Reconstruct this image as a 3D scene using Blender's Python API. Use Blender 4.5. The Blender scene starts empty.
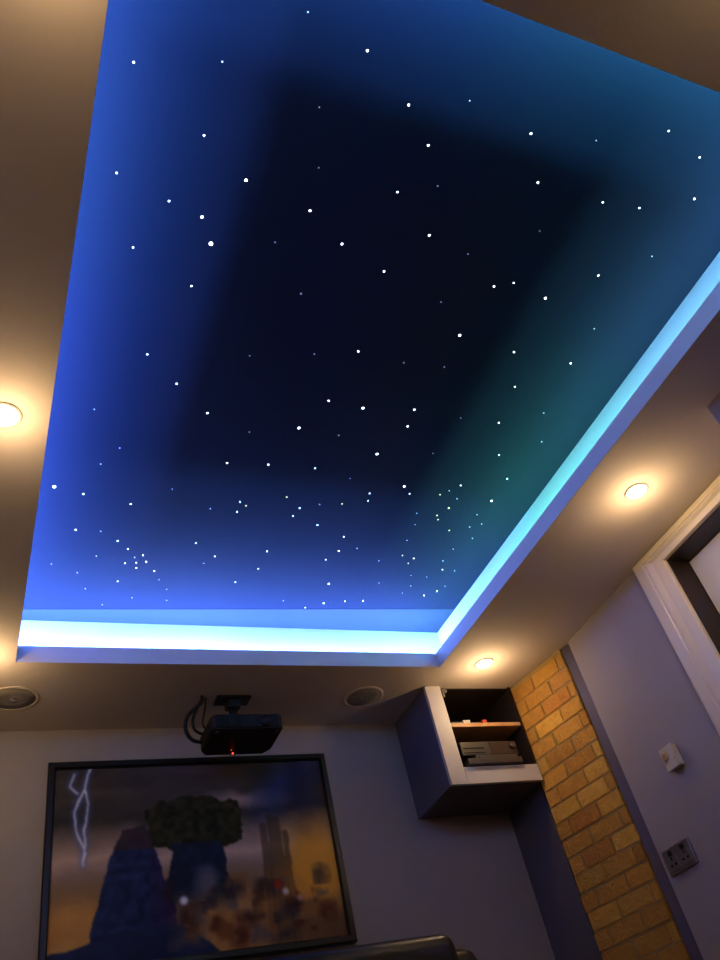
import bpy, bmesh, math, random
from mathutils import Matrix, Vector

# ------------------------------------------------------------------ camera
CZ = 0.45                      # the camera is held low, from a seat
CAM = Vector((0, 0, CZ))
R = ((0.91540652, -0.10006509, -0.3898947),
     (-0.34965008, -0.67757475, -0.64702185),
     (-0.19943851, 0.72861474, -0.65524411))
sc = bpy.context.scene
cd = bpy.data.cameras.new('camera')
cam = bpy.data.objects.new('camera', cd)
sc.collection.objects.link(cam)
cam.matrix_world = Matrix.Translation(CAM) @ Matrix(R).to_4x4()
cd.sensor_fit = 'HORIZONTAL'
cd.sensor_width = 36
cd.lens = 40.5
cd.clip_start = 0.01
sc.camera = cam

# ------------------------------------------------------------------ view, world, lights
sc.view_settings.view_transform = 'Standard'
sc.view_settings.look = 'None'
sc.view_settings.gamma = 1
sc.view_settings.use_curve_mapping = False
sc.view_settings.exposure = 0.0
w = bpy.data.worlds.new('world')
sc.world = w
w.use_nodes = True
w.node_tree.nodes['Background'].inputs[0].default_value = (0.02, 0.02, 0.03, 1)
w.node_tree.nodes['Background'].inputs[1].default_value = 0.0

SPOT_W = .8          # each ceiling downlight, beam
GLOW_W = 1.85         # each ceiling downlight, added unseen point lamp hung below it for spill
WARM = (1.0, 0.66, 0.33)
# LED runs hidden in the cove:   side -> list of (fraction from, to, colour, watts per metre)
COVE = {
    'left':  [(0, .4, (.10, .27, 1), 24), (.4, 1, (.09, .20, 1), 29)],
    'far':   [(0, .5, (.12, .25, 1), 50), (.5, 1, (.11, .24, 1), 42)],
    'right': [(0, .2, (.15, .46, .85), 6.6), (.2, .4, (.15, .50, .75), 6.6), (.4, .55, (.12, .62, .58), 7), (.55, .75, (.11, .70, .50), 7), (.75, 1, (.14, .50, .80), 9)],
    'near':  [(0, .5, (.08, .30, 1), 15), (.5, 1, (.08, .46, .75), 15)],
}

# ------------------------------------------------------------------ helpers
C = sc.collection
U = 1.62
CEIL = CZ + U                 # low ceiling, 2.07 m


def mat(name, col, rough=.6, metal=0., emit=None, es=0., bump=0., bscale=60., var=0., spec=.5, attr=None, vscale=4.):
    m = bpy.data.materials.new(name)
    m.use_nodes = True
    nt = m.node_tree
    b = nt.nodes['Principled BSDF']
    b.inputs['Base Color'].default_value = (*col, 1)
    b.inputs['Roughness'].default_value = rough
    b.inputs['Metallic'].default_value = metal
    b.inputs['Specular IOR Level'].default_value = spec
    if emit:
        b.inputs['Emission Color'].default_value = (*emit, 1)
        b.inputs['Emission Strength'].default_value = es
    tc = nt.nodes.new('ShaderNodeTexCoord')
    if attr:
        a = nt.nodes.new('ShaderNodeVertexColor')
        a.layer_name = attr
        src = a.outputs['Color']
        nt.links.new(src, b.inputs['Base Color'])
    if var:
        n = nt.nodes.new('ShaderNodeTexNoise')
        n.inputs['Scale'].default_value = vscale
        n.inputs['Detail'].default_value = 6
        nt.links.new(tc.outputs['Object'], n.inputs['Vector'])
        r = nt.nodes.new('ShaderNodeMapRange')
        r.inputs['To Min'].default_value = 1 - var
        r.inputs['To Max'].default_value = 1 + var
        nt.links.new(n.outputs['Fac'], r.inputs['Value'])
        mx = nt.nodes.new('ShaderNodeVectorMath')
        mx.operation = 'SCALE'
        if attr:
            nt.links.new(src, mx.inputs[0])
        else:
            mx.inputs[0].default_value = col
        nt.links.new(r.outputs['Result'], mx.inputs['Scale'])
        nt.links.new(mx.outputs['Vector'], b.inputs['Base Color'])
    if bump:
        n2 = nt.nodes.new('ShaderNodeTexNoise')
        n2.inputs['Scale'].default_value = bscale
        n2.inputs['Detail'].default_value = 5
        nt.links.new(tc.outputs['Object'], n2.inputs['Vector'])
        bp = nt.nodes.new('ShaderNodeBump')
        bp.inputs['Strength'].default_value = bump
        bp.inputs['Distance'].default_value = .01
        nt.links.new(n2.outputs['Fac'], bp.inputs['Height'])
        nt.links.new(bp.outputs['Normal'], b.inputs['Normal'])
    return m


M = dict(
    glow_band=mat('painted_glow_band', (.017, .026, .029), .6, spec=.2),
    alcove=mat('dark_alcove_paint', (.10, .09, .11), .7, bump=.08),
    ceil=mat('ceiling_paint', (.64, .56, .51), .75, bump=.06, bscale=90),
    wall=mat('lilac_wall_paint', (.335, .295, .29), .7, bump=.08, bscale=80, var=.04),
    navy=mat('navy_groove', (.09, .068, .095), .6, bump=.08),
    white=mat('white_gloss_paint', (.72, .70, .68), .35),
    casing=mat('cream_gloss_paint', (.76, .67, .52), .35),
    coveW=mat('cove_white_paint', (.54, .54, .54), .6),
    lip=mat('lip_paint', (.80, .76, .80), .55),
    starp=mat('black_star_panel', (.0120, .0150, .0245), .6, spec=.05),
    carpet=mat('brown_carpet', (.11, .08, .06), .95, bump=.5, bscale=250, var=.15),
    brick=mat('yellow_stock_brick', (.6, .4, .15), .85, attr='Col', var=.28, vscale=28, bump=.5, bscale=90),
    mortar=mat('sandy_mortar', (.34, .22, .08), .95, bump=.6, bscale=120, var=.2, vscale=30),
    cab=mat('cabinet_cream_paint', (.58, .54, .50), .5, var=.04),
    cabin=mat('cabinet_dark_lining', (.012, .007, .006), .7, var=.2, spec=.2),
    shelf=mat('shelf_pine', (.50, .27, .12), .5, var=.2, vscale=12),
    black=mat('black_plastic', (.010, .010, .011), .55, spec=.25, bump=.03, bscale=200),
    blackm=mat('black_metal', (.02, .02, .022), .35, metal=.6),
    frame=mat('black_frame_lacquer', (.010, .009, .010), .3, spec=.35),
    silver=mat('brushed_silver', (.13, .115, .105), .35, metal=.7),
    dgrey=mat('dark_grey_metal', (.10, .09, .09), .4, metal=.5),
    brownp=mat('bronze_fascia', (.055, .036, .025), .35, metal=.2),
    leather=mat('black_leather', (.012, .010, .009), .34, bump=.12, bscale=160, spec=.5),
    steel=mat('brushed_steel_plate', (.30, .30, .33), .32, metal=.9),
    cream=mat('cream_plastic', (.62, .56, .46), .35),
    brass=mat('brass_rocker', (.55, .33, .12), .3, metal=.6),
    jamb=mat('dark_brown_door_jamb', (.020, .008, .005), .5, var=.2, vscale=10),
    mesh=mat('speaker_grille', (.30, .27, .25), .6, bump=.6, bscale=900),
    chrome=mat('satin_chrome', (.7, .68, .64), .25, metal=.9),
    bulb=mat('lamp_lens', (1, 1, 1), .3, emit=(1, .80, .50), es=45),
    led=mat('led_tape', (.5, .7, 1), .3, emit=(.1, .35, 1), es=3),
    redled=mat('red_indicator', (.4, .02, .01), .3, emit=(1, .06, .03), es=3),
    wht=mat('white_plastic', (.5, .48, .46), .4),
    red=mat('red_plastic', (.45, .05, .04), .4),
    starw=mat('white_fibre_point', (.8, .85, .9), .3, emit=(.85, .93, 1), es=13),
    starm=mat('pale_fibre_point', (.7, .75, .8), .3, emit=(.8, .9, 1), es=2.2),
    stard=mat('dim_fibre_point', (.5, .55, .6), .3, emit=(.7, .85, 1), es=.5),
    stary=mat('yellow_fibre_point', (.8, .7, .3), .3, emit=(1, .86, .28), es=3.5),
)


def obj(name, bm, m=None, parent=None, smooth=False):
    me = bpy.data.meshes.new(name)
    bm.normal_update()
    bm.to_mesh(me)
    bm.free()
    o = bpy.data.objects.new(name, me)
    C.objects.link(o)
    if m:
        me.materials.append(M[m] if isinstance(m, str) else m)
    if smooth:
        for p in me.polygons:
            p.use_smooth = True
    if parent:
        o.parent = parent
        o.matrix_parent_inverse = Matrix.Translation(-parent.location) if parent.rotation_euler[2] == 0 else parent.matrix_basis.inverted()
    return o


def tag(o, label, cat, group=None):
    o['label'] = label
    o['category'] = cat
    if group:
        o['group'] = group
    return o


def thing(name, label, cat, loc=(0, 0, 0), group=None):
    o = bpy.data.objects.new(name, None)
    o.empty_display_size = .05
    C.objects.link(o)
    o.location = loc
    return tag(o, label, cat, group)


def struct(name, bm, m, parent=None, smooth=False):
    o = obj(name, bm, m, parent, smooth)
    if not parent:
        o['kind'] = 'structure'
    return o


def box(bm, x0, x1, y0, y1, z0, z1, bev=0., seg=2):
    vs = [bm.verts.new((x, y, z)) for x in (x0, x1) for y in (y0, y1) for z in (z0, z1)]
    fs = [(0, 1, 3, 2), (4, 6, 7, 5), (0, 4, 5, 1), (2, 3, 7, 6), (0, 2, 6, 4), (1, 5, 7, 3)]
    faces = [bm.faces.new([vs[i] for i in f]) for f in fs]
    if bev:
        es = list({e for f in faces for e in f.edges})
        bmesh.ops.bevel(bm, geom=es, offset=bev, segments=seg, affect='EDGES', profile=.5)
    return bm


def B(*a, **k):
    return box(bmesh.new(), *a, **k)


def prism(bm, pts, z0, z1):
    """vertical prism from a list of (x, y)"""
    a = [bm.verts.new((x, y, z0)) for x, y in pts]
    b = [bm.verts.new((x, y, z1)) for x, y in pts]
    n = len(pts)
    bm.faces.new(a[::-1])
    bm.faces.new(b)
    for i in range(n):
        bm.faces.new((a[i], a[(i + 1) % n], b[(i + 1) % n], b[i]))
    bmesh.ops.recalc_face_normals(bm, faces=bm.faces)
    return bm


def lathe(bm, prof, cx, cy, cz, n=40, axis='z'):
    """profile of (radius, height) turned about a vertical axis (or x axis)"""
    rings = []
    for r, h in prof:
        ring = []
        for i in range(n):
            a = 2 * math.pi * i / n
            if axis == 'z':
                p = (cx + r * math.cos(a), cy + r * math.sin(a), cz + h)
            elif axis == 'y':
                p = (cx + r * math.cos(a), cy + h, cz + r * math.sin(a))
            else:
                p = (cx + h, cy + r * math.cos(a), cz + r * math.sin(a))
            ring.append(bm.verts.new(p))
        rings.append(ring)
    for a, b in zip(rings, rings[1:]):
        for i in range(n):
            bm.faces.new((a[i], a[(i + 1) % n], b[(i + 1) % n], b[i]))
    if prof[0][0] > 1e-6:
        bm.faces.new(rings[0][::-1])
    if prof[-1][0] > 1e-6:
        bm.faces.new(rings[-1])
    bmesh.ops.recalc_face_normals(bm, faces=bm.faces)
    return bm


def tube(bm, pts, r, n=10):
    """round tube through points, smoothed with Catmull-Rom"""
    P = [Vector(p) for p in pts]
    Q = []
    for i in range(len(P) - 1):
        p0, p1, p2, p3 = P[max(i - 1, 0)], P[i], P[i + 1], P[min(i + 2, len(P) - 1)]
        for k in range(8):
            t = k / 8
            Q.append(.5 * ((2 * p1) + (p2 - p0) * t + (2 * p0 - 5 * p1 + 4 * p2 - p3) * t * t + (3 * p1 - p0 - 3 * p2 + p3) * t ** 3))
    Q.append(P[-1])
    rings = []
    up = Vector((.3, 1, .2)).normalized()
    for i, q in enumerate(Q):
        d = (Q[min(i + 1, len(Q) - 1)] - Q[max(i - 1, 0)]).normalized()
        s = d.cross(up).normalized()
        t = d.cross(s).normalized()
        rings.append([bm.verts.new(q + r * (math.cos(2 * math.pi * k / n) * s + math.sin(2 * math.pi * k / n) * t)) for k in range(n)])
    for a, b in zip(rings, rings[1:]):
        for i in range(n):
            bm.faces.new((a[i], a[(i + 1) % n], b[(i + 1) % n], b[i]))
    bm.faces.new(rings[0][::-1])
    bm.faces.new(rings[-1])
    bmesh.ops.recalc_face_normals(bm, faces=bm.faces)
    return bm


def light(kind, name, loc, parent=None, **k):
    l = bpy.data.lights.new(name, kind)
    for a, v in k.items():
        setattr(l, a, v)
    o = bpy.data.objects.new(name, l)
    C.objects.link(o)
    o.location = loc
    if parent:
        o.parent = parent
        o.matrix_parent_inverse = Matrix.Translation(-parent.location)
    return o


# ------------------------------------------------------------------ room shell
XL, XR = -.35, 1.405 * U       # left wall, right wall (2.276)
YB, YF = -2.4, 1.956 * U       # back wall, front wall (3.169)
XA = 2.203                     # alcove wall beyond the brick
SX0, SX1, SY0, SY1 = .04 * U, 1.077 * U, .183 * U, 1.646 * U     # opening of the light well
SB = .076 * U                  # how far the well widens behind the lip
PZ = CZ + 1.159 * U            # star panel
LZ = CZ + 1.041 * U            # top of the lip

struct('floor', B(XL - .1, XR + .3, YB - .1, YF + .1, -.1, 0), 'carpet')
struct('wall_front', B(XL - .1, XR + .3, YF, YF + .1, 0, CEIL + .3), 'wall')
struct('wall_left', B(XL - .1, XL, YB, YF, 0, CEIL + .3), 'wall')
struct('wall_back', B(XL - .1, XR + .3, YB - .1, YB, 0, CEIL + .3), 'wall')

# low ceiling with the opening of the light well
bm = bmesh.new()
T = .03
box(bm, XL, SX0, YB, YF, CEIL, CEIL + T)
box(bm, SX1, XR + .2, YB, YF, CEIL, CEIL + T)
box(bm, SX0, SX1, YB, SY0, CEIL, CEIL + T)
box(bm, SX0, SX1, SY1, YF, CEIL, CEIL + T)
struct('ceiling', bm, 'ceil')
# the upstand round the opening that hides the LED tape
bm = bmesh.new()
t = .014
e = .0006
z0 = CEIL + .0005
box(bm, SX0 - t, SX0, SY0 - t, SY1 + t, z0, LZ)
box(bm, SX1, SX1 + t, SY0 - t, SY1 + t, z0, LZ)
box(bm, SX0, SX1, SY0 - t, SY0, z0, LZ)
box(bm, SX0, SX1, SY1, SY1 + t, z0, LZ)
for v in bm.verts:             # keep the upstand just proud of the ceiling's cut edge
    v.co.x += e if v.co.x < .9 else -e
    v.co.y += e if v.co.y < 1.5 else -e
struct('trim_1', bm, 'lip')
# upper walls of the well
bm = bmesh.new()
a0, a1, b0, b1 = SX0 - SB, SX1 + SB, SY0 - SB, SY1 + SB
box(bm, a0 - .03, a0, b0 - .03, b1 + .03, CEIL + T, PZ)
box(bm, a1, a1 + .03, b0 - .03, b1 + .03, CEIL + T, PZ)
box(bm, a0, a1, b0 - .03, b0, CEIL + T, PZ)
box(bm, a0, a1, b1, b1 + .03, CEIL + T, PZ)
struct('wall_light_well', bm, 'coveW')

# right wall with the door opening
DY0, DY1, DZ = 1.13, 1.099 * U, CZ + .959 * U      # opening
WT = .13
YS = 1.51 * U                                      # where the plaster stops short of the brick
bm = bmesh.new()
box(bm, XR, XR + WT, YB, DY0, 0, CEIL)
box(bm, XR, XR + WT, DY1, YS, 0, CEIL)
box(bm, XR, XR + WT, DY0, DY1, DZ, CEIL)
struct('wall_right', bm, 'wall')
struct('wall_alcove', B(XA, XA + .1, 2.875, YF, 0, CEIL), 'alcove')
# boxed-out wall on the near side of the door
struct('wall_boxing', B(1.216 * U, XR, YB, .686 * U, 0, CEIL), 'wall')
# dark navy groove between plaster and brick
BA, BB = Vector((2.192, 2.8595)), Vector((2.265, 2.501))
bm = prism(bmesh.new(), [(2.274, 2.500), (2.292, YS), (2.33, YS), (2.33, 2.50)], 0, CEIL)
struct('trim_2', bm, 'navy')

# door set in its reveal
bm = bmesh.new()
LX = XR + .10
box(bm, XR + .001, LX + .03, DY1 - .012, DY1, 0, DZ)
box(bm, XR + .001, LX + .03, DY0, DY0 + .012, 0, DZ)
box(bm, XR + .001, LX + .03, DY0, DY1, DZ - .012, DZ)
dr = struct('door_1', bm, 'jamb')
bm = B(LX, LX + .035, DY0 + .015, DY1 - .015, .01, DZ - .015)
obj('leaf', bm, 'white', dr)
bm = bmesh.new()
ymid = (DY0 + DY1) / 2
for y0_, y1_ in ((DY0 + .08, ymid - .04), (ymid + .04, DY1 - .09)):
    for z0_, z1_ in ((.15, .75), (.90, 1.45), (1.58, DZ - .13)):
        for k in range(2):
            i = k * .022
            box(bm, LX - .004 - .003 * k, LX + .001, y0_ + i, y1_ - i, z0_ + i, z1_ - i, bev=.002, seg=1)
obj('panel_moulding', bm, 'white', dr)
bm = lathe(bmesh.new(), [(.0, -.06), (.022, -.055), (.026, -.04), (.012, -.03), (.010, -.008), (.024, -.006), (.024, 0)], LX - .001, DY0 + .08, 1.0, n=24, axis='x')
obj('door_knob', bm, 'brass', dr, True)

# moulded casing: profile swept up the far side and along the head
CW = (1.188 - 1.099) * U
prof = [(0, .012), (.004, .017), (.052, .019), (.060, .024), (.072, .030), (.082, .030), (.088, .026), (.092, .030), (.134, .030), (CW, .026)]
bm = bmesh.new()
y_in = DY1 - .006
zt = CEIL - .004
zi = DZ - .006
S = (zt - zi) / CW


def casing(bm, prof):
    cols = []
    pr = [(0, 0)] + prof + [(CW, 0)]
    for u, h in pr:
        x = XR - h
        cols.append([bm.verts.new((x, y_in + u, 0)), bm.verts.new((x, y_in + u, zi + u * S)),
                     bm.verts.new((x, .686 * U + .002, zi + u * S))])
    for a, b in zip(cols, cols[1:]):
        for i in range(2):
            bm.faces.new((a[i], a[i + 1], b[i + 1], b[i]))
    bmesh.ops.recalc_face_normals(bm, faces=bm.faces)


casing(bm, prof)
struct('trim_3', bm, 'casing')

# ------------------------------------------------------------------ brick pier beside the alcove
rnd = random.Random(4)
d = (BB - BA)
L = d.length
d.normalize()
nrm = Vector((-abs(d.y), -d.x if d.x > 0 else d.x)).normalized()      # outward, towards the room
nrm = Vector((d.y, -d.x)).normalized()
if nrm.x > 0:
    nrm = -nrm


def bp(u, v, h):
    q = BA + d * u + nrm * h
    return (q.x, q.y, v)


bm = bmesh.new()
lay = bm.loops.layers.color.new('Col')
done = bm.faces.layers.int.new('done')
COURSE = .0675
v = CEIL - .018 - 31 * COURSE
k = 0
pal = [(.76, .55, .19), (.72, .51, .17), (.78, .59, .22), (.68, .45, .14), (.74, .53, .18), (.70, .49, .16)]
while v < CEIL - .03:
    top = v + COURSE - .0045
    if k % 2 == 0:
        segs = [(0, .161), (.1655, .326), (.3305, L)]
    else:
        segs = [(0, .079), (.0835, .244), (.2485, L)]
    for (u0, u1) in segs:
        if top - v < .01:
            continue
        j = rnd.uniform(-.0025, .0025)
        h = rnd.uniform(-.001, .0015)
        uu0, uu1 = u0 + (rnd.uniform(-.002, .006) if u0 == 0 else j), u1 + (rnd.uniform(-.004, .003) if u1 == L else j)
        zz0, zz1 = v + rnd.uniform(-.001, .001), top + rnd.uniform(-.001, .001)
        n0 = len(bm.faces)
        tmp = [bm.verts.new(bp(u_, v_, h_)) for u_ in (uu0, uu1) for v_ in (zz0, zz1) for h_ in (-.05, h)]
        fs = [bm.faces.new([tmp[i] for i in f]) for f in [(0, 1, 3, 2), (4, 6, 7, 5), (0, 4, 5, 1), (2, 3, 7, 6), (0, 2, 6, 4), (1, 5, 7, 3)]]
        es = list({e_ for f in fs for e_ in f.edges})
        r = bmesh.ops.bevel(bm, geom=es, offset=.003, segments=2, affect='EDGES')
        c = pal[rnd.randrange(len(pal))]
        s = rnd.uniform(.90, 1.06)
        bm.faces.ensure_lookup_table()
        for f in bm.faces:
            if f[done]:
                continue
            f[done] = 1
            for l in f.loops:
                l[lay] = (c[0] * s, c[1] * s, c[2] * s, 1)
    v += COURSE
    k += 1
bmesh.ops.recalc_face_normals(bm, faces=bm.faces)
br = struct('wall_brick_pier', bm, 'brick')
m0, m1 = BA + nrm * -.003 + d * .004, BB + nrm * -.003 - d * .004
bm = prism(bmesh.new(), [(m0.x, m0.y), (m1.x, m1.y), (m1.x + .06, m1.y + .004), (m1.x + .06, m0.y + .01), (m0.x + .02, m0.y + .01)], 0, CEIL - .001)
obj('mortar', bm, 'mortar', br)

# ------------------------------------------------------------------ star ceiling panel
panel = tag(obj('star_ceiling_panel', B(a0 - .02, a1 + .02, b0 - .02, b1 + .02, PZ, PZ + .02), 'starp'),
            'black star ceiling panel dotted with tiny fibre optic lights, glowing blue round its edges', 'ceiling panel')
RM = Matrix(R)


def on_plane(px, py, z):
    r = RM @ Vector((px - 360, 480 - py, -810))
    s_ = (z - CZ) / r.z
    return Vector((r.x * s_, r.y * s_, z))


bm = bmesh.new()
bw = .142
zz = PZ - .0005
q0, q1 = on_plane(30, 609, PZ), on_plane(425, 609, PZ)       # added lighter strip painting the band of glow at the far edge, tapering left
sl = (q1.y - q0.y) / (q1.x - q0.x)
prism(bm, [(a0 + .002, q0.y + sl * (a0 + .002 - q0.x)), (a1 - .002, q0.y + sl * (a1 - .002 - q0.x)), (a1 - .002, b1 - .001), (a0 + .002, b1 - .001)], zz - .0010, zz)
obj('glow_band', bm, 'glow_band', panel)

STARS = """133.7,62.3,m 222.3,61.7,s 204,135.3,m 116.7,173,m 246,180.3,L 169,201,m 202,217,L 308,12,x 367.3,50.7,M 408.7,105,M
469.7,100.7,x 428.3,145.3,M 319.3,107.3,x 318.7,167.7,x 397.3,192,m 437.7,186,x 310,210.7,M 429.3,235.3,M 530.9,133.5,M
596.2,140.5,x 668.7,131,m 699.8,157.3,m 537.9,182.4,M 602.7,202.2,m 639.3,208,m 694.3,198.9,M 539.7,231,x 651.9,256.3,s
598.4,275.5,m 513.7,282.9,m 545.5,298.2,L 133,247.3,m 211,243.7,X 191.3,286,m 147.3,354.3,m 176.7,383.7,M 207.3,413,M
94.3,409.3,x 119.7,448,s 249.3,432,s 249.7,355.7,s 275,242.3,x 342,244,M 384,271.3,M 468,254,s 494,286.3,M 301,293.7,s
441,302,s 459.7,335.3,L 314.3,354,s 358.3,351.3,M 403.7,362.7,s 444.3,367,s 328.7,400.7,M 363,408,L 414.3,409.7,M
407.7,426.3,M 299,428,L 338.7,435.3,s 377,454,L 433,453.3,x 460.7,418,x 594.3,328.7,s 570.7,363.3,M 514,352,M 515,386.7,m
543.7,413,s 499,422.7,m 541.7,441.7,s 499,454.7,m 507.3,478.7,m 100.7,464,s 54.3,486.7,X 83.3,494,M 130.7,504,M
172.3,489,x 227,463,M 210.3,508.7,s 240,501.7,m 237,511.7,m 246,505.7,y 75.7,529.7,M 100.7,531.3,s 117.7,541,m 128,549,m
96.3,556,s 134.7,557.3,s 143,555.3,m 125,563.3,m 136.3,562.7,m 146.3,561.7,M 136.3,568,m 51.3,564,s 77.3,572.7,s
154.3,571,m 159,579.7,x 117.7,581.3,m 195.7,543,m 214.7,556.3,m 203.7,563.3,x 235.3,582,m 258.3,568.7,m 132,597.7,s
166.7,589.3,x 166.7,600.3,x 164,610.3,M 102.3,604.7,x 85.3,588.7,x 268.3,464.6,M 315,468.3,m 404.2,486.3,L 409.6,493.8,m
460.8,485.4,m 491.7,500.8,L 440,494.6,y 449.2,490.8,s 457,498.8,s 286.7,497,y 369.6,493.3,m 367.9,500.8,m 342,503.8,y
299.6,508,m 293,515.8,m 317.5,525,m 319.6,504.6,x 350,478.3,x 416.7,513.3,s 448.8,508,Y 437,515.4,y 438,519.6,y
449.2,530.4,y 415,524.6,x 469.6,527,s 481.7,524,s 477,514.6,x 472.5,538.3,s 343.8,536.7,m 338.8,550.8,M 357,548.3,s
325.8,559.6,m 407,540.4,s 402.5,555.4,y 408.3,563.3,y 413.8,558.3,Y 267,551.3,m 328.8,583.8,L 323.8,603.3,M 345,601.3,m
363,600.8,M 305.4,607.5,m 378.8,560.8,x 379,583,x 410.8,585.8,s 402.5,593,x 424,595.4,M 437,590.8,m 445,586.3,x
426.7,577,x 442.5,569.6,m 454.6,570.8,s 443,560.8,s 453.3,549,x 411,575.4,x 283.3,600.8,x 262.5,615.8,x"""
SR = {'X': .0050, 'L': .0035, 'M': .0026, 'm': .0021, 's': .0018, 'x': .0015, 'y': .0025, 'Y': .0034}
SM = {'X': 'starw', 'L': 'starw', 'M': 'starw', 'm': 'starw', 's': 'starm', 'x': 'stard', 'y': 'stary', 'Y': 'stary'}
stars = [(float(a), float(b), c) for a, b, c in (s_.split(',') for s_ in STARS.split())]
stars.sort(key=lambda s_: -SR[s_[2]])


def dome(bm, p, r):
    lathe(bm, [(r, 0), (r * .86, -r * .3), (r * .5, -r * .52), (.00001, -r * .6)], p.x, p.y, p.z, n=10)


for (px, py, c) in stars[:100]:
    bm = bmesh.new()
    dome(bm, on_plane(px, py, PZ), SR[c])
    s_ = obj('star_light', bm, SM[c], panel)
    if c in 'yY':
        s_['label'] = 'yellow star light'
bm = bmesh.new()
for (px, py, c) in stars[100:]:
    dome(bm, on_plane(px, py, PZ), SR[c])
s_ = obj('star_lights', bm, 'starm', panel)
s_['kind'] = 'stuff'
s_['label'] = 'faintest small star lights'

# LED tape lying on the ledge behind the upstand, with its lamps
TAPEPOS = {'left': (.07, .036), 'right': (.07, .036), 'near': (.062, .035), 'far': (.09, .045)}    # behind the lip by, height above ceiling
ix = TAPEPOS['left'][0]
lx0, lx1, ly0, ly1 = SX0 - ix, SX1 + ix, SY0 - TAPEPOS['near'][0], SY1 + TAPEPOS['far'][0]
TAPES = {}
TB = CEIL + T + .001
for side, dims in (('left', (lx0 - .005, lx0 + .005, ly0, ly1)), ('right', (lx1 - .005, lx1 + .005, ly0, ly1)),
                   ('near', (lx0 + .006, lx1 - .006, ly0 - .005, ly0 + .005)), ('far', (lx0 + .006, lx1 - .006, ly1 - .005, ly1 + .005))):
    TAPES[side] = tag(obj('led_tape', B(*dims, TB, CEIL + TAPEPOS[side][1]), 'led'),
                      {'left': 'blue LED tape behind the long left upstand of the star ceiling opening',
                       'right': 'teal LED tape behind the long right upstand of the star ceiling opening, towards the door',
                       'near': 'dim blue LED tape behind the near short upstand of the star ceiling opening',
                       'far': 'brightest LED tape behind the far short upstand, towards the projector'}[side], 'LED strip', 'LED tapes round the star ceiling')
for side, runs in COVE.items():
    for f0, f1, col, wpm in runs:
        if side in ('left', 'right'):
            x = lx0 if side == 'left' else lx1
            ya, yb = ly0 + (ly1 - ly0) * f0, ly0 + (ly1 - ly0) * f1
            cx, cy, sx, sy = x, (ya + yb) / 2, .012, yb - ya
        else:
            y = ly0 if side == 'near' else ly1
            xa, xb = lx0 + (lx1 - lx0) * f0, lx0 + (lx1 - lx0) * f1
            cx, cy, sx, sy = (xa + xb) / 2, y, xb - xa, .012
        o = light('AREA', 'led_tape_lamp', (cx, cy, CEIL + TAPEPOS[side][1] + .003), TAPES[side], energy=wpm * max(sx, sy), color=col, shape='RECTANGLE', size=sx, size_y=sy)
        o.data.spread = math.radians(180)
        o.rotation_euler = (math.pi, 0, 0)

# ------------------------------------------------------------------ downlights
DL = [(-.03, 1.617, 'recessed ceiling downlight in the far left corner just outside the picture'),
      (-.026, .931, 'bright recessed ceiling downlight at the left edge, left of the star ceiling'),
      (1.218, .930, 'bright recessed ceiling downlight near the door, right of the star ceiling'),
      (1.201, 1.623, 'bright recessed ceiling downlight just in front of the wall cabinet'),
      (-.03, .23, 'recessed ceiling downlight above and left of the camera'),
      (-.03, -.60, 'recessed ceiling downlight at the back left of the room'),
      (.73, -.085, 'added unseen downlight at the near right, lighting the top right of the ceiling')]  # last one added out of view to brighten the top right ceiling
for gx, gy, lab in DL:
    x, y = gx * U, gy * U
    t = thing('downlight', lab, 'ceiling light', (x, y, CEIL), 'recessed ceiling downlights')
    bm = lathe(bmesh.new(), [(.0326, 0), (.0326, -.003), (.035, -.005), (.042, -.004), (.044, 0)], x, y, CEIL, n=40)
    obj('trim_ring', bm, 'wht', t, True)
    bm = lathe(bmesh.new(), [(.0325, -.0005), (.0325, -.006), (.026, -.011), (.014, -.015), (.00001, -.016)], x, y, CEIL, n=32)
    obj('lamp_lens', bm, 'bulb', t, True)
    s = light('SPOT', 'downlight_beam', (x, y, CEIL - .020), t, energy=SPOT_W, color=WARM, spot_size=math.radians(125), spot_blend=1.0, shadow_soft_size=.02)
    g = light('POINT', 'added_spill_lamp', (x, y, CEIL - .105), t, energy=GLOW_W, color=WARM, shadow_soft_size=.012)

# ceiling speakers
for cx, cy, lab in ((.047, 1.80, 'round ceiling speaker grille at the left, above the left end of the framed picture'),
                    (.915, 1.80, 'round ceiling speaker grille between the projector and the wall cabinet')):
    x, y = cx * U, cy * U
    t = thing('ceiling_speaker', lab, 'speaker', (x, y, CEIL), 'round ceiling speakers')
    bm = lathe(bmesh.new(), [(.076, 0), (.076, -.003), (.082, -.004), (.089, -.002), (.090, 0)], x, y, CEIL, n=48)
    obj('bezel', bm, 'ceil', t, True)
    bm = lathe(bmesh.new(), [(.0755, -.0005), (.0755, -.003), (.04, -.004), (.00001, -.0045)], x, y, CEIL, n=48)
    obj('grille', bm, 'mesh', t, True)
    bm = lathe(bmesh.new(), [(.016, -.004), (.015, -.007), (.00001, -.009)], x, y, CEIL, n=24)
    obj('badge', bm, 'chrome', t, True)

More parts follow.
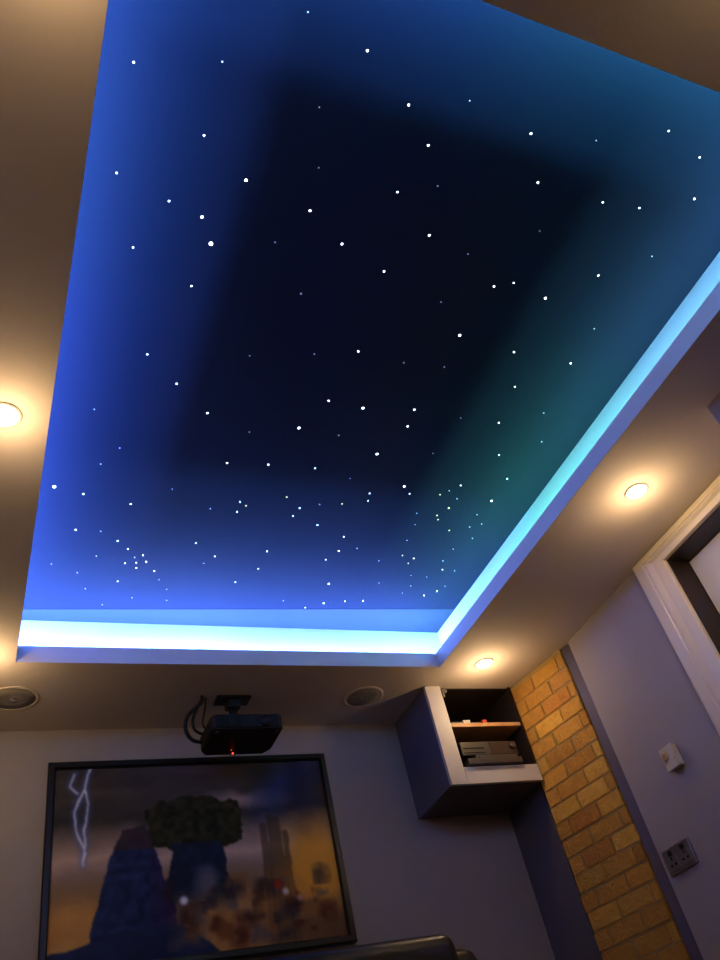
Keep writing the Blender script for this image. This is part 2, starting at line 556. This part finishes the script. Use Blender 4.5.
# ------------------------------------------------------------------ projector on its ceiling mount
t = thing('projector', 'black ceiling projector with a small red light and looping cables, above the picture', 'projector', (.905, 2.93, CEIL))
Z = CZ
bm = B(.83, .972, 2.893, 2.965, CEIL - .012, CEIL, bev=.003)
box(bm, .872, .93, 2.905, 2.953, CEIL - .045, CEIL - .01, bev=.006)
mt = obj('ceiling_mount', bm, 'blackm', t)
bm = bmesh.new()
lathe(bm, [(.017, -.10), (.017, -.04)], .90, 2.93, CEIL, n=20)
lathe(bm, [(.028, -.112), (.034, -.100), (.030, -.088), (.017, -.084)], .90, 2.93, CEIL, n=24)
obj('mount_pole', bm, 'blackm', t, True)
bm = bmesh.new()
box(bm, .84, .97, 2.87, 2.885, 1.925, 1.955, bev=.003)
box(bm, .84, .97, 2.975, 2.99, 1.925, 1.955, bev=.003)
box(bm, .885, .915, 2.87, 2.99, 1.945, 1.960, bev=.003)
obj('mount_bracket', bm, 'blackm', t)
# casing: rounded trapezoid, a little narrower at the back
bm = prism(bmesh.new(), [(.775, 2.815), (.79, 2.80), (1.045, 2.80), (1.059, 2.815), (1.060, 2.99), (1.035, 3.030), (.795, 3.030), (.772, 2.99)], Z + 1.427, Z + 1.487)
bmesh.ops.bevel(bm, geom=list(bm.edges), offset=.006, segments=3, affect='EDGES')
body = obj('casing', bm, 'black', t)
bm = bmesh.new()
for i in range(9):
    box(bm, .80 + i * .011, .806 + i * .011, 2.798, 2.802, Z + 1.437, Z + 1.475)
obj('vent', bm, 'blackm', body)
bm = lathe(bmesh.new(), [(.024, 0), (.024, -.012), (.020, -.016), (.018, -.006), (.00001, -.004)], .985, 2.802, Z + 1.455, n=32, axis='y')
obj('lens', bm, 'frame', t, True)
for fx, fy in ((.80, 2.83), (1.03, 2.83), (.91, 3.0)):
    bm = lathe(bmesh.new(), [(.011, .001), (.011, -.006), (.008, -.009), (.00001, -.009)], fx, fy, Z + 1.427, n=20)
    obj('foot', bm, 'blackm', t, True)
bm = lathe(bmesh.new(), [(.0035, .001), (.0035, -.003), (.00001, -.005)], .900, 3.003 - .01, Z + 1.418, n=12)
bm2 = lathe(bm, [(.002, .001), (.002, -.002), (.00001, -.003)], .893, 2.985, Z + 1.4285, n=10)
obj('indicator_light', bm, 'redled', t)
for pts, rr in (([(.772, 2.905, CEIL), (.765, 2.905, CEIL - .03), (.716, 2.92, CEIL - .075), (.705, 2.935, CEIL - .125), (.735, 2.95, CEIL - .165), (.80, 2.96, CEIL - .17)], .0075),
                ([(.778, 2.915, CEIL), (.755, 2.915, CEIL - .04), (.735, 2.93, CEIL - .09), (.745, 2.94, CEIL - .13), (.80, 2.95, CEIL - .15)], .006),
                ([(.79, 2.92, CEIL), (.785, 2.93, CEIL - .05), (.775, 2.94, CEIL - .10), (.80, 2.95, CEIL - .14)], .004)):
    obj('cable', tube(bmesh.new(), pts, rr), 'black', t, True)

# ------------------------------------------------------------------ framed picture (plain stormy landscape)
PX0, PX1 = .139 * U, .834 * U
PZ0, PZ1 = CZ + .452 * U, CZ + .911 * U
t = thing('framed_picture', 'large black framed picture of a stormy landscape hanging below the projector', 'picture', ((PX0 + PX1) / 2, YF, PZ0))
FW, FD = .027, .03
bm = bmesh.new()
yf = YF - FD


def fr_piece(bm, pts):
    """mitred bar: outer edge and inner edge points in (x, z)"""
    (ax, az), (bx_, bz), (cx_, cz_), (dx, dz) = pts
    prof = [(0, YF - .001), (0, yf + .004), (.15, yf), (.8, yf), (1, yf + .008), (1, YF - .001)]
    rows = []
    for f, y in prof:
        rows.append([bm.verts.new((ax + (dx - ax) * f, y, az + (dz - az) * f)), bm.verts.new((bx_ + (cx_ - bx_) * f, y, bz + (cz_ - bz) * f))])
    for a, b in zip(rows, rows[1:] + rows[:1]):
        bm.faces.new((a[0], a[1], b[1], b[0]))


O = [(PX0, PZ0), (PX1, PZ0), (PX1, PZ1), (PX0, PZ1)]
I = [(PX0 + FW, PZ0 + FW), (PX1 - FW, PZ0 + FW), (PX1 - FW, PZ1 - FW), (PX0 + FW, PZ1 - FW)]
for i in range(4):
    j = (i + 1) % 4
    fr_piece(bm, [O[i], O[j], I[j], I[i]])
bmesh.ops.recalc_face_normals(bm, faces=bm.faces)
obj('frame', bm, 'frame', t)


def hsh(i, j, s):
    v_ = math.sin(i * 127.1 + j * 311.7 + s * 74.7) * 43758.5453
    return v_ - math.floor(v_)


def vn(x, y, s=0):
    i, j = math.floor(x), math.floor(y)
    fx, fy = x - i, y - j
    fx, fy = fx * fx * (3 - 2 * fx), fy * fy * (3 - 2 * fy)
    return (hsh(i, j, s) * (1 - fx) + hsh(i + 1, j, s) * fx) * (1 - fy) + (hsh(i, j + 1, s) * (1 - fx) + hsh(i + 1, j + 1, s) * fx) * fy


def fbm(x, y, s=0):
    return sum(vn(x * 2 ** o_, y * 2 ** o_, s + o_) / 2 ** (o_ + 1) for o_ in range(4)) / .9375


def mixc(a, b, f):
    f = min(max(f, 0), 1)
    return tuple(a[i] * (1 - f) + b[i] * f for i in range(3))


def blob(u, v_, cu, cv, ru, rv, soft=.5):
    r = math.hypot((u - cu) / ru, (v_ - cv) / rv)
    return 1 - min(max((r - 1 + soft) / (2 * soft), 0), 1)


BOLT = [[(.12, 0), (.105, .12), (.07, .24), (.085, .36), (.11, .46), (.105, .52)], [(.105, .12), (.12, .20), (.108, .34), (.105, .52)], [(.07, .03), (.055, .10), (.085, .14)]]


def seg_d(u, v_, a, b):
    ax, ay, bx_, by = a[0] * 1.5, a[1], b[0] * 1.5, b[1]
    px, py = u * 1.5, v_
    tt = ((px - ax) * (bx_ - ax) + (py - ay) * (by - ay)) / max((bx_ - ax) ** 2 + (by - ay) ** 2, 1e-9)
    tt = min(max(tt, 0), 1)
    return math.hypot(px - ax - tt * (bx_ - ax), py - ay - tt * (by - ay))


def ridge(u, base, amp, fr, sd):
    return base - amp * (fbm(u * fr, 3.3, sd) - .5) * 2


def picture(u, v_):
    n = fbm(u * 5, v_ * 4, 1)
    n2 = fbm(u * 16, v_ * 12, 7)
    n3 = fbm(u * 45, v_ * 32, 11)
    wu, wv = u + (n - .5) * .10, v_ + (n2 - .5) * .06
    c = mixc((.07, .07, .075), (.15, .135, .13), fbm(u * 4, v_ * 7, 21) * 1.5 - .25)                # storm cloud
    c = mixc(c, (.33, .28, .26), blob(wu, wv, .66, .22, .13, .035, .9) * .8)
    c = mixc(c, (.34, .29, .27), max(0, 1 - abs(wv - .50) / .20))                                    # pale band low in the sky
    c = mixc(c, (.07, .10, .22), blob(wu - .5 * (.3 - wv), wv, .76, .14, .09, .16, .6) * .8)       # blue gap in the cloud
    c = mixc(c, (.05, .06, .12), blob(wu, wv, .90, .26, .05, .28, .6) * .7)
    # desert floor
    g = max(0, min(1, (wv - .56) * 5))
    c = mixc(c, mixc((.34, .23, .12), (.40, .30, .17), n2), g * (.9 if u < .35 else .75))
    c = mixc(c, (.40, .28, .09), blob(wu, wv, .93, .60, .15, .22, .5) * .95)
    c = mixc(c, (.10, .075, .06), blob(wu, wv, .93, .95, .25, .12, .7) * .6)
    # slim rock towers on the right
    for cu, wd, top in ((.735, .012, .36), (.775, .022, .33), (.815, .010, .42)):
        if abs(u + (n2 - .5) * .012 - cu) < wd * (1 + (v_ - top)) and v_ > top + (n3 - .5) * .05:
            c = mixc(c, (.10, .08, .06), .6 * (1 - g * .4))
    # broad olive mesa with a crag on top, standing on a blue slate slope
    prof = .12 + .5 * max(0, abs(u - .47) - .05) + .16 * fbm(u * 11, .5, 31) + (n2 - .5) * .03
    if .315 + (n3 - .5) * .03 < u < .655 + (n3 - .5) * .03 and prof < v_ < .49 - .45 * max(0, abs(u - .485) - .08) + (n2 - .5) * .09:
        c = mixc((.03, .035, .02), (.11, .11, .06), n3 * 1.4 - .3)
    half = .085 + .12 * max(0, v_ - .42)
    if v_ > .44 and abs(u - .485 + (n2 - .5) * .04) < half and v_ < .80 + (n2 - .5) * .1:
        c = mixc(mixc((.02, .035, .075), (.05, .08, .14), n3), c, max(0, (v_ - .68) / .14))
    c = mixc(c, (.22, .21, .22), blob(wu, wv, .50, .66, .045, .07, .6) * .7)
    # blue hill on the left with purple flank, low blue foothills
    half = .035 + .16 * max(0, v_ - .33) ** .8
    if v_ > .34 + (n2 - .5) * .04 and abs(u - .265 + (n - .5) * .05 + (n3 - .5) * .015) < half:
        c = mixc(mixc((.025, .045, .12), (.08, .11, .20), n3 * 1.3 - .15), (.10, .04, .13), max(0, (u - .31) * 9))
        if v_ < .46:
            c = mixc(c, (.13, .08, .07), .6)
    c = mixc(c, mixc((.03, .05, .12), (.07, .09, .17), n2), 1 if v_ > ridge(u, .90 - .08 * math.exp(-((u - .3) / .15) ** 2) + max(0, u - .45) * .9, .05, 7, 5) else 0)
    # scattered boulders and glints in the foreground
    for k in range(70):
        cu, cv = .36 + .60 * hsh(k, 1, 3), .66 + .30 * hsh(k, 2, 3)
        rr = .010 + .022 * hsh(k, 3, 3)
        if abs(u - cu) < rr * 1.3 and abs(v_ - cv) < rr * 2:
            col = ((.10, .06, .045), (.05, .055, .09), (.24, .16, .08), (.12, .05, .035), (.15, .14, .16))[k % 5]
            c = mixc(c, col, blob(wu + (n3 - .5) * .03, wv + (n2 - .5) * .05, cu, cv, rr, rr * 1.5, .7) * .65)
    for cu, cv, col, rr in ((.43, .735, (.55, .6, .75), .012), (.765, .70, (.30, .07, .05), .016), (.79, .74, (.4, .4, .45), .011), (.84, .78, (.35, .25, .28), .010)):
        c = mixc(c, col, blob(u, v_, cu, cv, rr, rr * 1.5, .5) * .8)
    dd = min(seg_d(u + (n2 - .5) * .02, v_, a, b) for ln in BOLT for a, b in zip(ln, ln[1:]))
    c = mixc(c, (.12, .20, .45), max(0, 1 - dd / .03) * .5)
    c = mixc(c, (.55, .55, .60), max(0, 1 - dd / .006))
    return tuple(min(1, q * 2.3) for q in c)


NX, NZ = 300, 200
bm = bmesh.new()
lay = bm.loops.layers.color.new('Col')
grid = []
cols = {}
X0, X1, Z0, Z1 = PX0 + FW - .003, PX1 - FW + .003, PZ0 + FW - .003, PZ1 - FW + .003
for j in range(NZ + 1):
    row = []
    for i in range(NX + 1):
        u, v_ = i / NX, j / NZ
        fold = .0030 * math.sin(u * 60 + 3 * v_) * max(0, (u - .62)) * 2.4 + .0015 * math.sin(u * 31 - 5 * v_)
        vert = bm.verts.new((X0 + (X1 - X0) * u, YF - .013 + fold, Z1 - (Z1 - Z0) * v_))
        cols[vert] = picture(u, v_)
        row.append(vert)
    grid.append(row)
for _ in range(2):                                              # soften the print
    ncol = {}
    for j in range(NZ + 1):
        for i in range(NX + 1):
            nb = [cols[grid[min(max(j + dj, 0), NZ)][min(max(i + di, 0), NX)]] for dj, di in ((0, 0), (0, 0), (0, 1), (0, -1), (1, 0), (-1, 0))]
            ncol[grid[j][i]] = tuple(sum(q[k_] for q in nb) / 6 for k_ in range(3))
    cols = ncol
for j in range(NZ):
    for i in range(NX):
        f = bm.faces.new((grid[j][i], grid[j + 1][i], grid[j + 1][i + 1], grid[j][i + 1]))
        for l in f.loops:
            l[lay] = (*cols[l.vert], 1)
M['canvas'] = mat('printed_cloth', (.3, .3, .3), .7, spec=.2, attr='Col')
obj('print', bm, 'canvas', t, True)
obj('backing', B(X0, X1, YF - .007, YF - .001, Z0, Z1), 'frame', t)

# ------------------------------------------------------------------ wall cabinet in the alcove
KX0, KX1, KY0, KZ0 = 1.0745 * U, 2.187, 1.743 * U, CZ + .7245 * U
zr = CZ + .769 * U            # top of bottom rail
xs = 1.1225 * U               # inner edge of stile
t = thing('wall_cabinet', 'open lilac and cream wall cabinet with one shelf, beside the brick pier', 'cabinet', ((KX0 + KX1) / 2, KY0, KZ0))
bm = bmesh.new()
box(bm, KX0, KX0 + .018, KY0 + .018, YF - .001, KZ0, CEIL - .001)
box(bm, KX0 + .018, KX1, KY0 + .018, YF - .001, KZ0, KZ0 + .018)
obj('carcass', bm, 'alcove', t)
bm = bmesh.new()
box(bm, KX0, xs, KY0, KY0 + .018, KZ0, CEIL - .001, bev=.0015, seg=1)
box(bm, xs, KX1, KY0, KY0 + .018, KZ0, zr, bev=.0015, seg=1)
obj('face_frame', bm, 'cab', t)
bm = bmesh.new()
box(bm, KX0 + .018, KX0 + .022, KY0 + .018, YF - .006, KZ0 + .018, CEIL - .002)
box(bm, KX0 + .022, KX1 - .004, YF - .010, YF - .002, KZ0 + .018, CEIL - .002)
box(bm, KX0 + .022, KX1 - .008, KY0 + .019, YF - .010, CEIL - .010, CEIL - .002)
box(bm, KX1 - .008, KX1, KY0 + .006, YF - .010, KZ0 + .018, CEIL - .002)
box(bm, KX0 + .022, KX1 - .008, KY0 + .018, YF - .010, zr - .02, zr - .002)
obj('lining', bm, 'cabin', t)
ZS = CZ + .887 * U
obj('shelf', B(KX0 + .024, KX1 - .009, KY0 + .006, YF - .012, ZS - .010, ZS + .008, bev=.0015, seg=1), 'shelf', t)
bm = bmesh.new()
box(bm, xs - .001, xs + .012, KY0 - .004, KY0 + .006, CEIL - .055, CEIL - .012, bev=.002)
lathe(bm, [(.010, -.006), (.010, .006)], xs + .018, KY0 + .002, CEIL - .025, n=16, axis='y')
obj('hinge', bm, 'silver', t)

# AV boxes on the cabinet floor
zb = zr - .0018
ky = KY0
t = thing('disc_player', 'slim silver disc player jutting out at the bottom of the cabinet', 'disc player', (1.99, ky + .1, zb))
obj('casing', B(1.842, 2.105, ky - .010, ky + .20, zb + .006, zb + .030, bev=.002), 'dgrey', t)
obj('fascia', B(1.840, 2.107, ky - .016, ky - .010, zb + .007, zb + .031, bev=.0015), 'silver', t)
obj('disc_tray', B(1.90, 1.99, ky - .0175, ky - .0162, zb + .014, zb + .022), 'dgrey', t)
for fx in (1.86, 2.09):
    obj('foot', lathe(bmesh.new(), [(.009, 0), (.009, .007)], fx, ky + .02, zb, n=16), 'black', t)
    obj('foot', lathe(bmesh.new(), [(.009, 0), (.009, .007)], fx, ky + .17, zb, n=16), 'black', t)
z2 = zb + .0312
t = thing('set_top_box', 'small dark set-top box between the slim disc player and the larger receiver', 'set-top box', (2.0, ky + .1, z2))
obj('casing', B(1.90, 2.11, ky + .012, ky + .19, z2, z2 + .026, bev=.003), 'dgrey', t)
obj('fascia', B(1.915, 2.10, ky + .008, ky + .0125, z2 + .003, z2 + .022, bev=.001), 'silver', t)
z3 = z2 + .0262
t = thing('receiver', 'larger receiver with silver slots and a bronze half, topmost of the cabinet stack', 'receiver', (1.98, ky + .1, z3))
obj('casing', B(1.842, 2.125, ky + .022, ky + .27, z3, z3 + .062, bev=.003), 'black', t)
fa = obj('fascia', B(1.844, 1.985, ky + .016, ky + .0225, z3 + .002, z3 + .060, bev=.0015), 'silver', t)
obj('slot', B(1.852, 1.955, ky + .0145, ky + .0158, z3 + .028, z3 + .034), 'black', fa)
obj('slot', B(1.852, 1.955, ky + .0145, ky + .0158, z3 + .010, z3 + .013), 'black', fa)
obj('display_panel', B(1.986, 2.123, ky + .016, ky + .0225, z3 + .002, z3 + .060, bev=.0015), 'brownp', t)
obj('volume_knob', lathe(bmesh.new(), [(.013, 0), (.013, -.012), (.011, -.014), (.00001, -.014)], 2.100, ky + .0165, z3 + .036, n=24, axis='y'), 'silver', t, True)

# small things on the upper shelf
zs = ZS + .0082
for (x0, x1, y0_, h, mm, lab) in ((1.835, 1.885, ky + .02, .012, 'dgrey', 'dark flat case at the left end of the cabinet shelf'),
                                  (1.892, 1.925, ky + .012, .016, 'wht', 'small white box on the cabinet shelf'),
                                  (1.932, 1.985, ky + .03, .014, 'brownp', 'brown flat case in the middle of the cabinet shelf'),
                                  (1.992, 2.012, ky + .015, .018, 'red', 'small red box on the cabinet shelf')):
    t = thing('small_box', lab, 'box', ((x0 + x1) / 2, y0_ + .04, zs))
    obj('base', B(x0, x1, y0_, y0_ + .07, zs, zs + h * .6, bev=.001), mm, t)
    obj('lid', B(x0 - .001, x1 + .001, y0_ - .001, y0_ + .071, zs + h * .6, zs + h, bev=.0015), mm, t)

# ------------------------------------------------------------------ switch and socket on the right wall
y0_, y1_, za, zb_ = 1.318 * U, 1.360 * U, CZ + .566 * U, CZ + .616 * U
t = thing('light_switch', 'cream light switch with a small brass rocker on the wall beside the door', 'light switch', (XR, (y0_ + y1_) / 2, za))
obj('back_box', B(XR - .022, XR, y0_ + .002, y1_ - .002, za + .002, zb_ - .002, bev=.003), 'cream', t)
obj('plate', B(XR - .028, XR - .0221, y0_, y1_, za, zb_, bev=.002), 'cream', t)
ym, zm = (y0_ + y1_) / 2, (za + zb_) / 2
bm = B(XR - .034, XR - .0281, ym + .002, ym + .024, zm - .004, zm + .022, bev=.002)
obj('rocker', bm, 'brass', t)
for s in (-1, 1):
    obj('screw', lathe(bmesh.new(), [(.003, 0), (.003, -.001), (.00001, -.0015)], XR - .028, ym + s * .027, zm - .012, n=12, axis='x'), 'brass', t)
y0_, y1_, za, zb_ = 1.403 * U, 1.495 * U, CZ + .390 * U, CZ + .4435 * U
ym, zm = (y0_ + y1_) / 2, (za + zb_) / 2
t = thing('wall_socket', 'double wall socket with a brushed steel plate, low on the wall by the brick pier', 'socket', (XR, ym, za))
obj('plate', B(XR - .009, XR, y0_, y1_, za, zb_, bev=.003), 'steel', t)
for s in (-1, 1):
    c = ym + s * .034
    ins_ = obj('socket_insert', B(XR - .0115, XR - .0091, c - .026, c + .026, za + .012, zb_ - .030, bev=.001), 'steel', t)
    bm = bmesh.new()
    box(bm, XR - .0125, XR - .0117, c - .0035, c + .0035, zm + .002, zm + .013)
    box(bm, XR - .0125, XR - .0117, c - .017, c - .007, zm - .017, zm - .010)
    box(bm, XR - .0125, XR - .0117, c + .007, c + .017, zm - .017, zm - .010)
    obj('pin_slots', bm, 'black', ins_)
    obj('rocker', B(XR - .0135, XR - .0091, c - .008, c + .008, zb_ - .027, zb_ - .010, bev=.001), 'black', t)

# ------------------------------------------------------------------ black leather sofa under the picture
t = thing('leather_sofa', 'black leather sofa with a padded headrest standing under the framed picture', 'sofa', (.86, 2.7, 0))


def cushion(name, x0, x1, y0, y1, z0, z1, r, tilt=0., parent=t, seg=6, puff=0.):
    bm = B(x0, x1, y0, y1, z0, z1)
    bmesh.ops.bevel(bm, geom=list(bm.edges), offset=r, segments=seg, affect='EDGES', profile=.5)
    if tilt:
        for v_ in bm.verts:
            v_.co.y += (v_.co.z - z0) * tilt
    return obj(name, bm, 'leather', parent, True)


cushion('base', .33, 1.46, 2.03, 2.80, .06, .30, .03)
for x in (.36, 1.43):
    for y in (2.08, 2.75):
        obj('foot', lathe(bmesh.new(), [(.022, 0), (.028, .062)], x, y, 0, n=20), 'black', t)
cushion('seat_cushion', .46, .925, 1.98, 2.55, .285, .46, .06)
cushion('seat_cushion', .93, 1.375, 1.98, 2.55, .285, .46, .06)
cushion('armrest', .30, .455, 2.0, 2.78, .06, .62, .06)
cushion('armrest', 1.38, 1.53, 2.0, 2.78, .06, .62, .06)
cushion('backrest', .33, 1.54, 2.56, 2.74, .25, CZ + .556, .05, .06)
cushion('back_cushion', .46, .925, 2.45, 2.60, .42, .86, .06, .08)
cushion('back_cushion', .93, 1.375, 2.45, 2.60, .42, .86, .06, .08)
hr = cushion('headrest', .47, 1.40, 2.48, 2.60, .80, CZ + .577, .045, .0)
bm = tube(bmesh.new(), [(.50, 2.4795, .90), (.90, 2.479, .90), (1.36, 2.4795, .90)], .003)
obj('seam', bm, 'leather', hr, True)
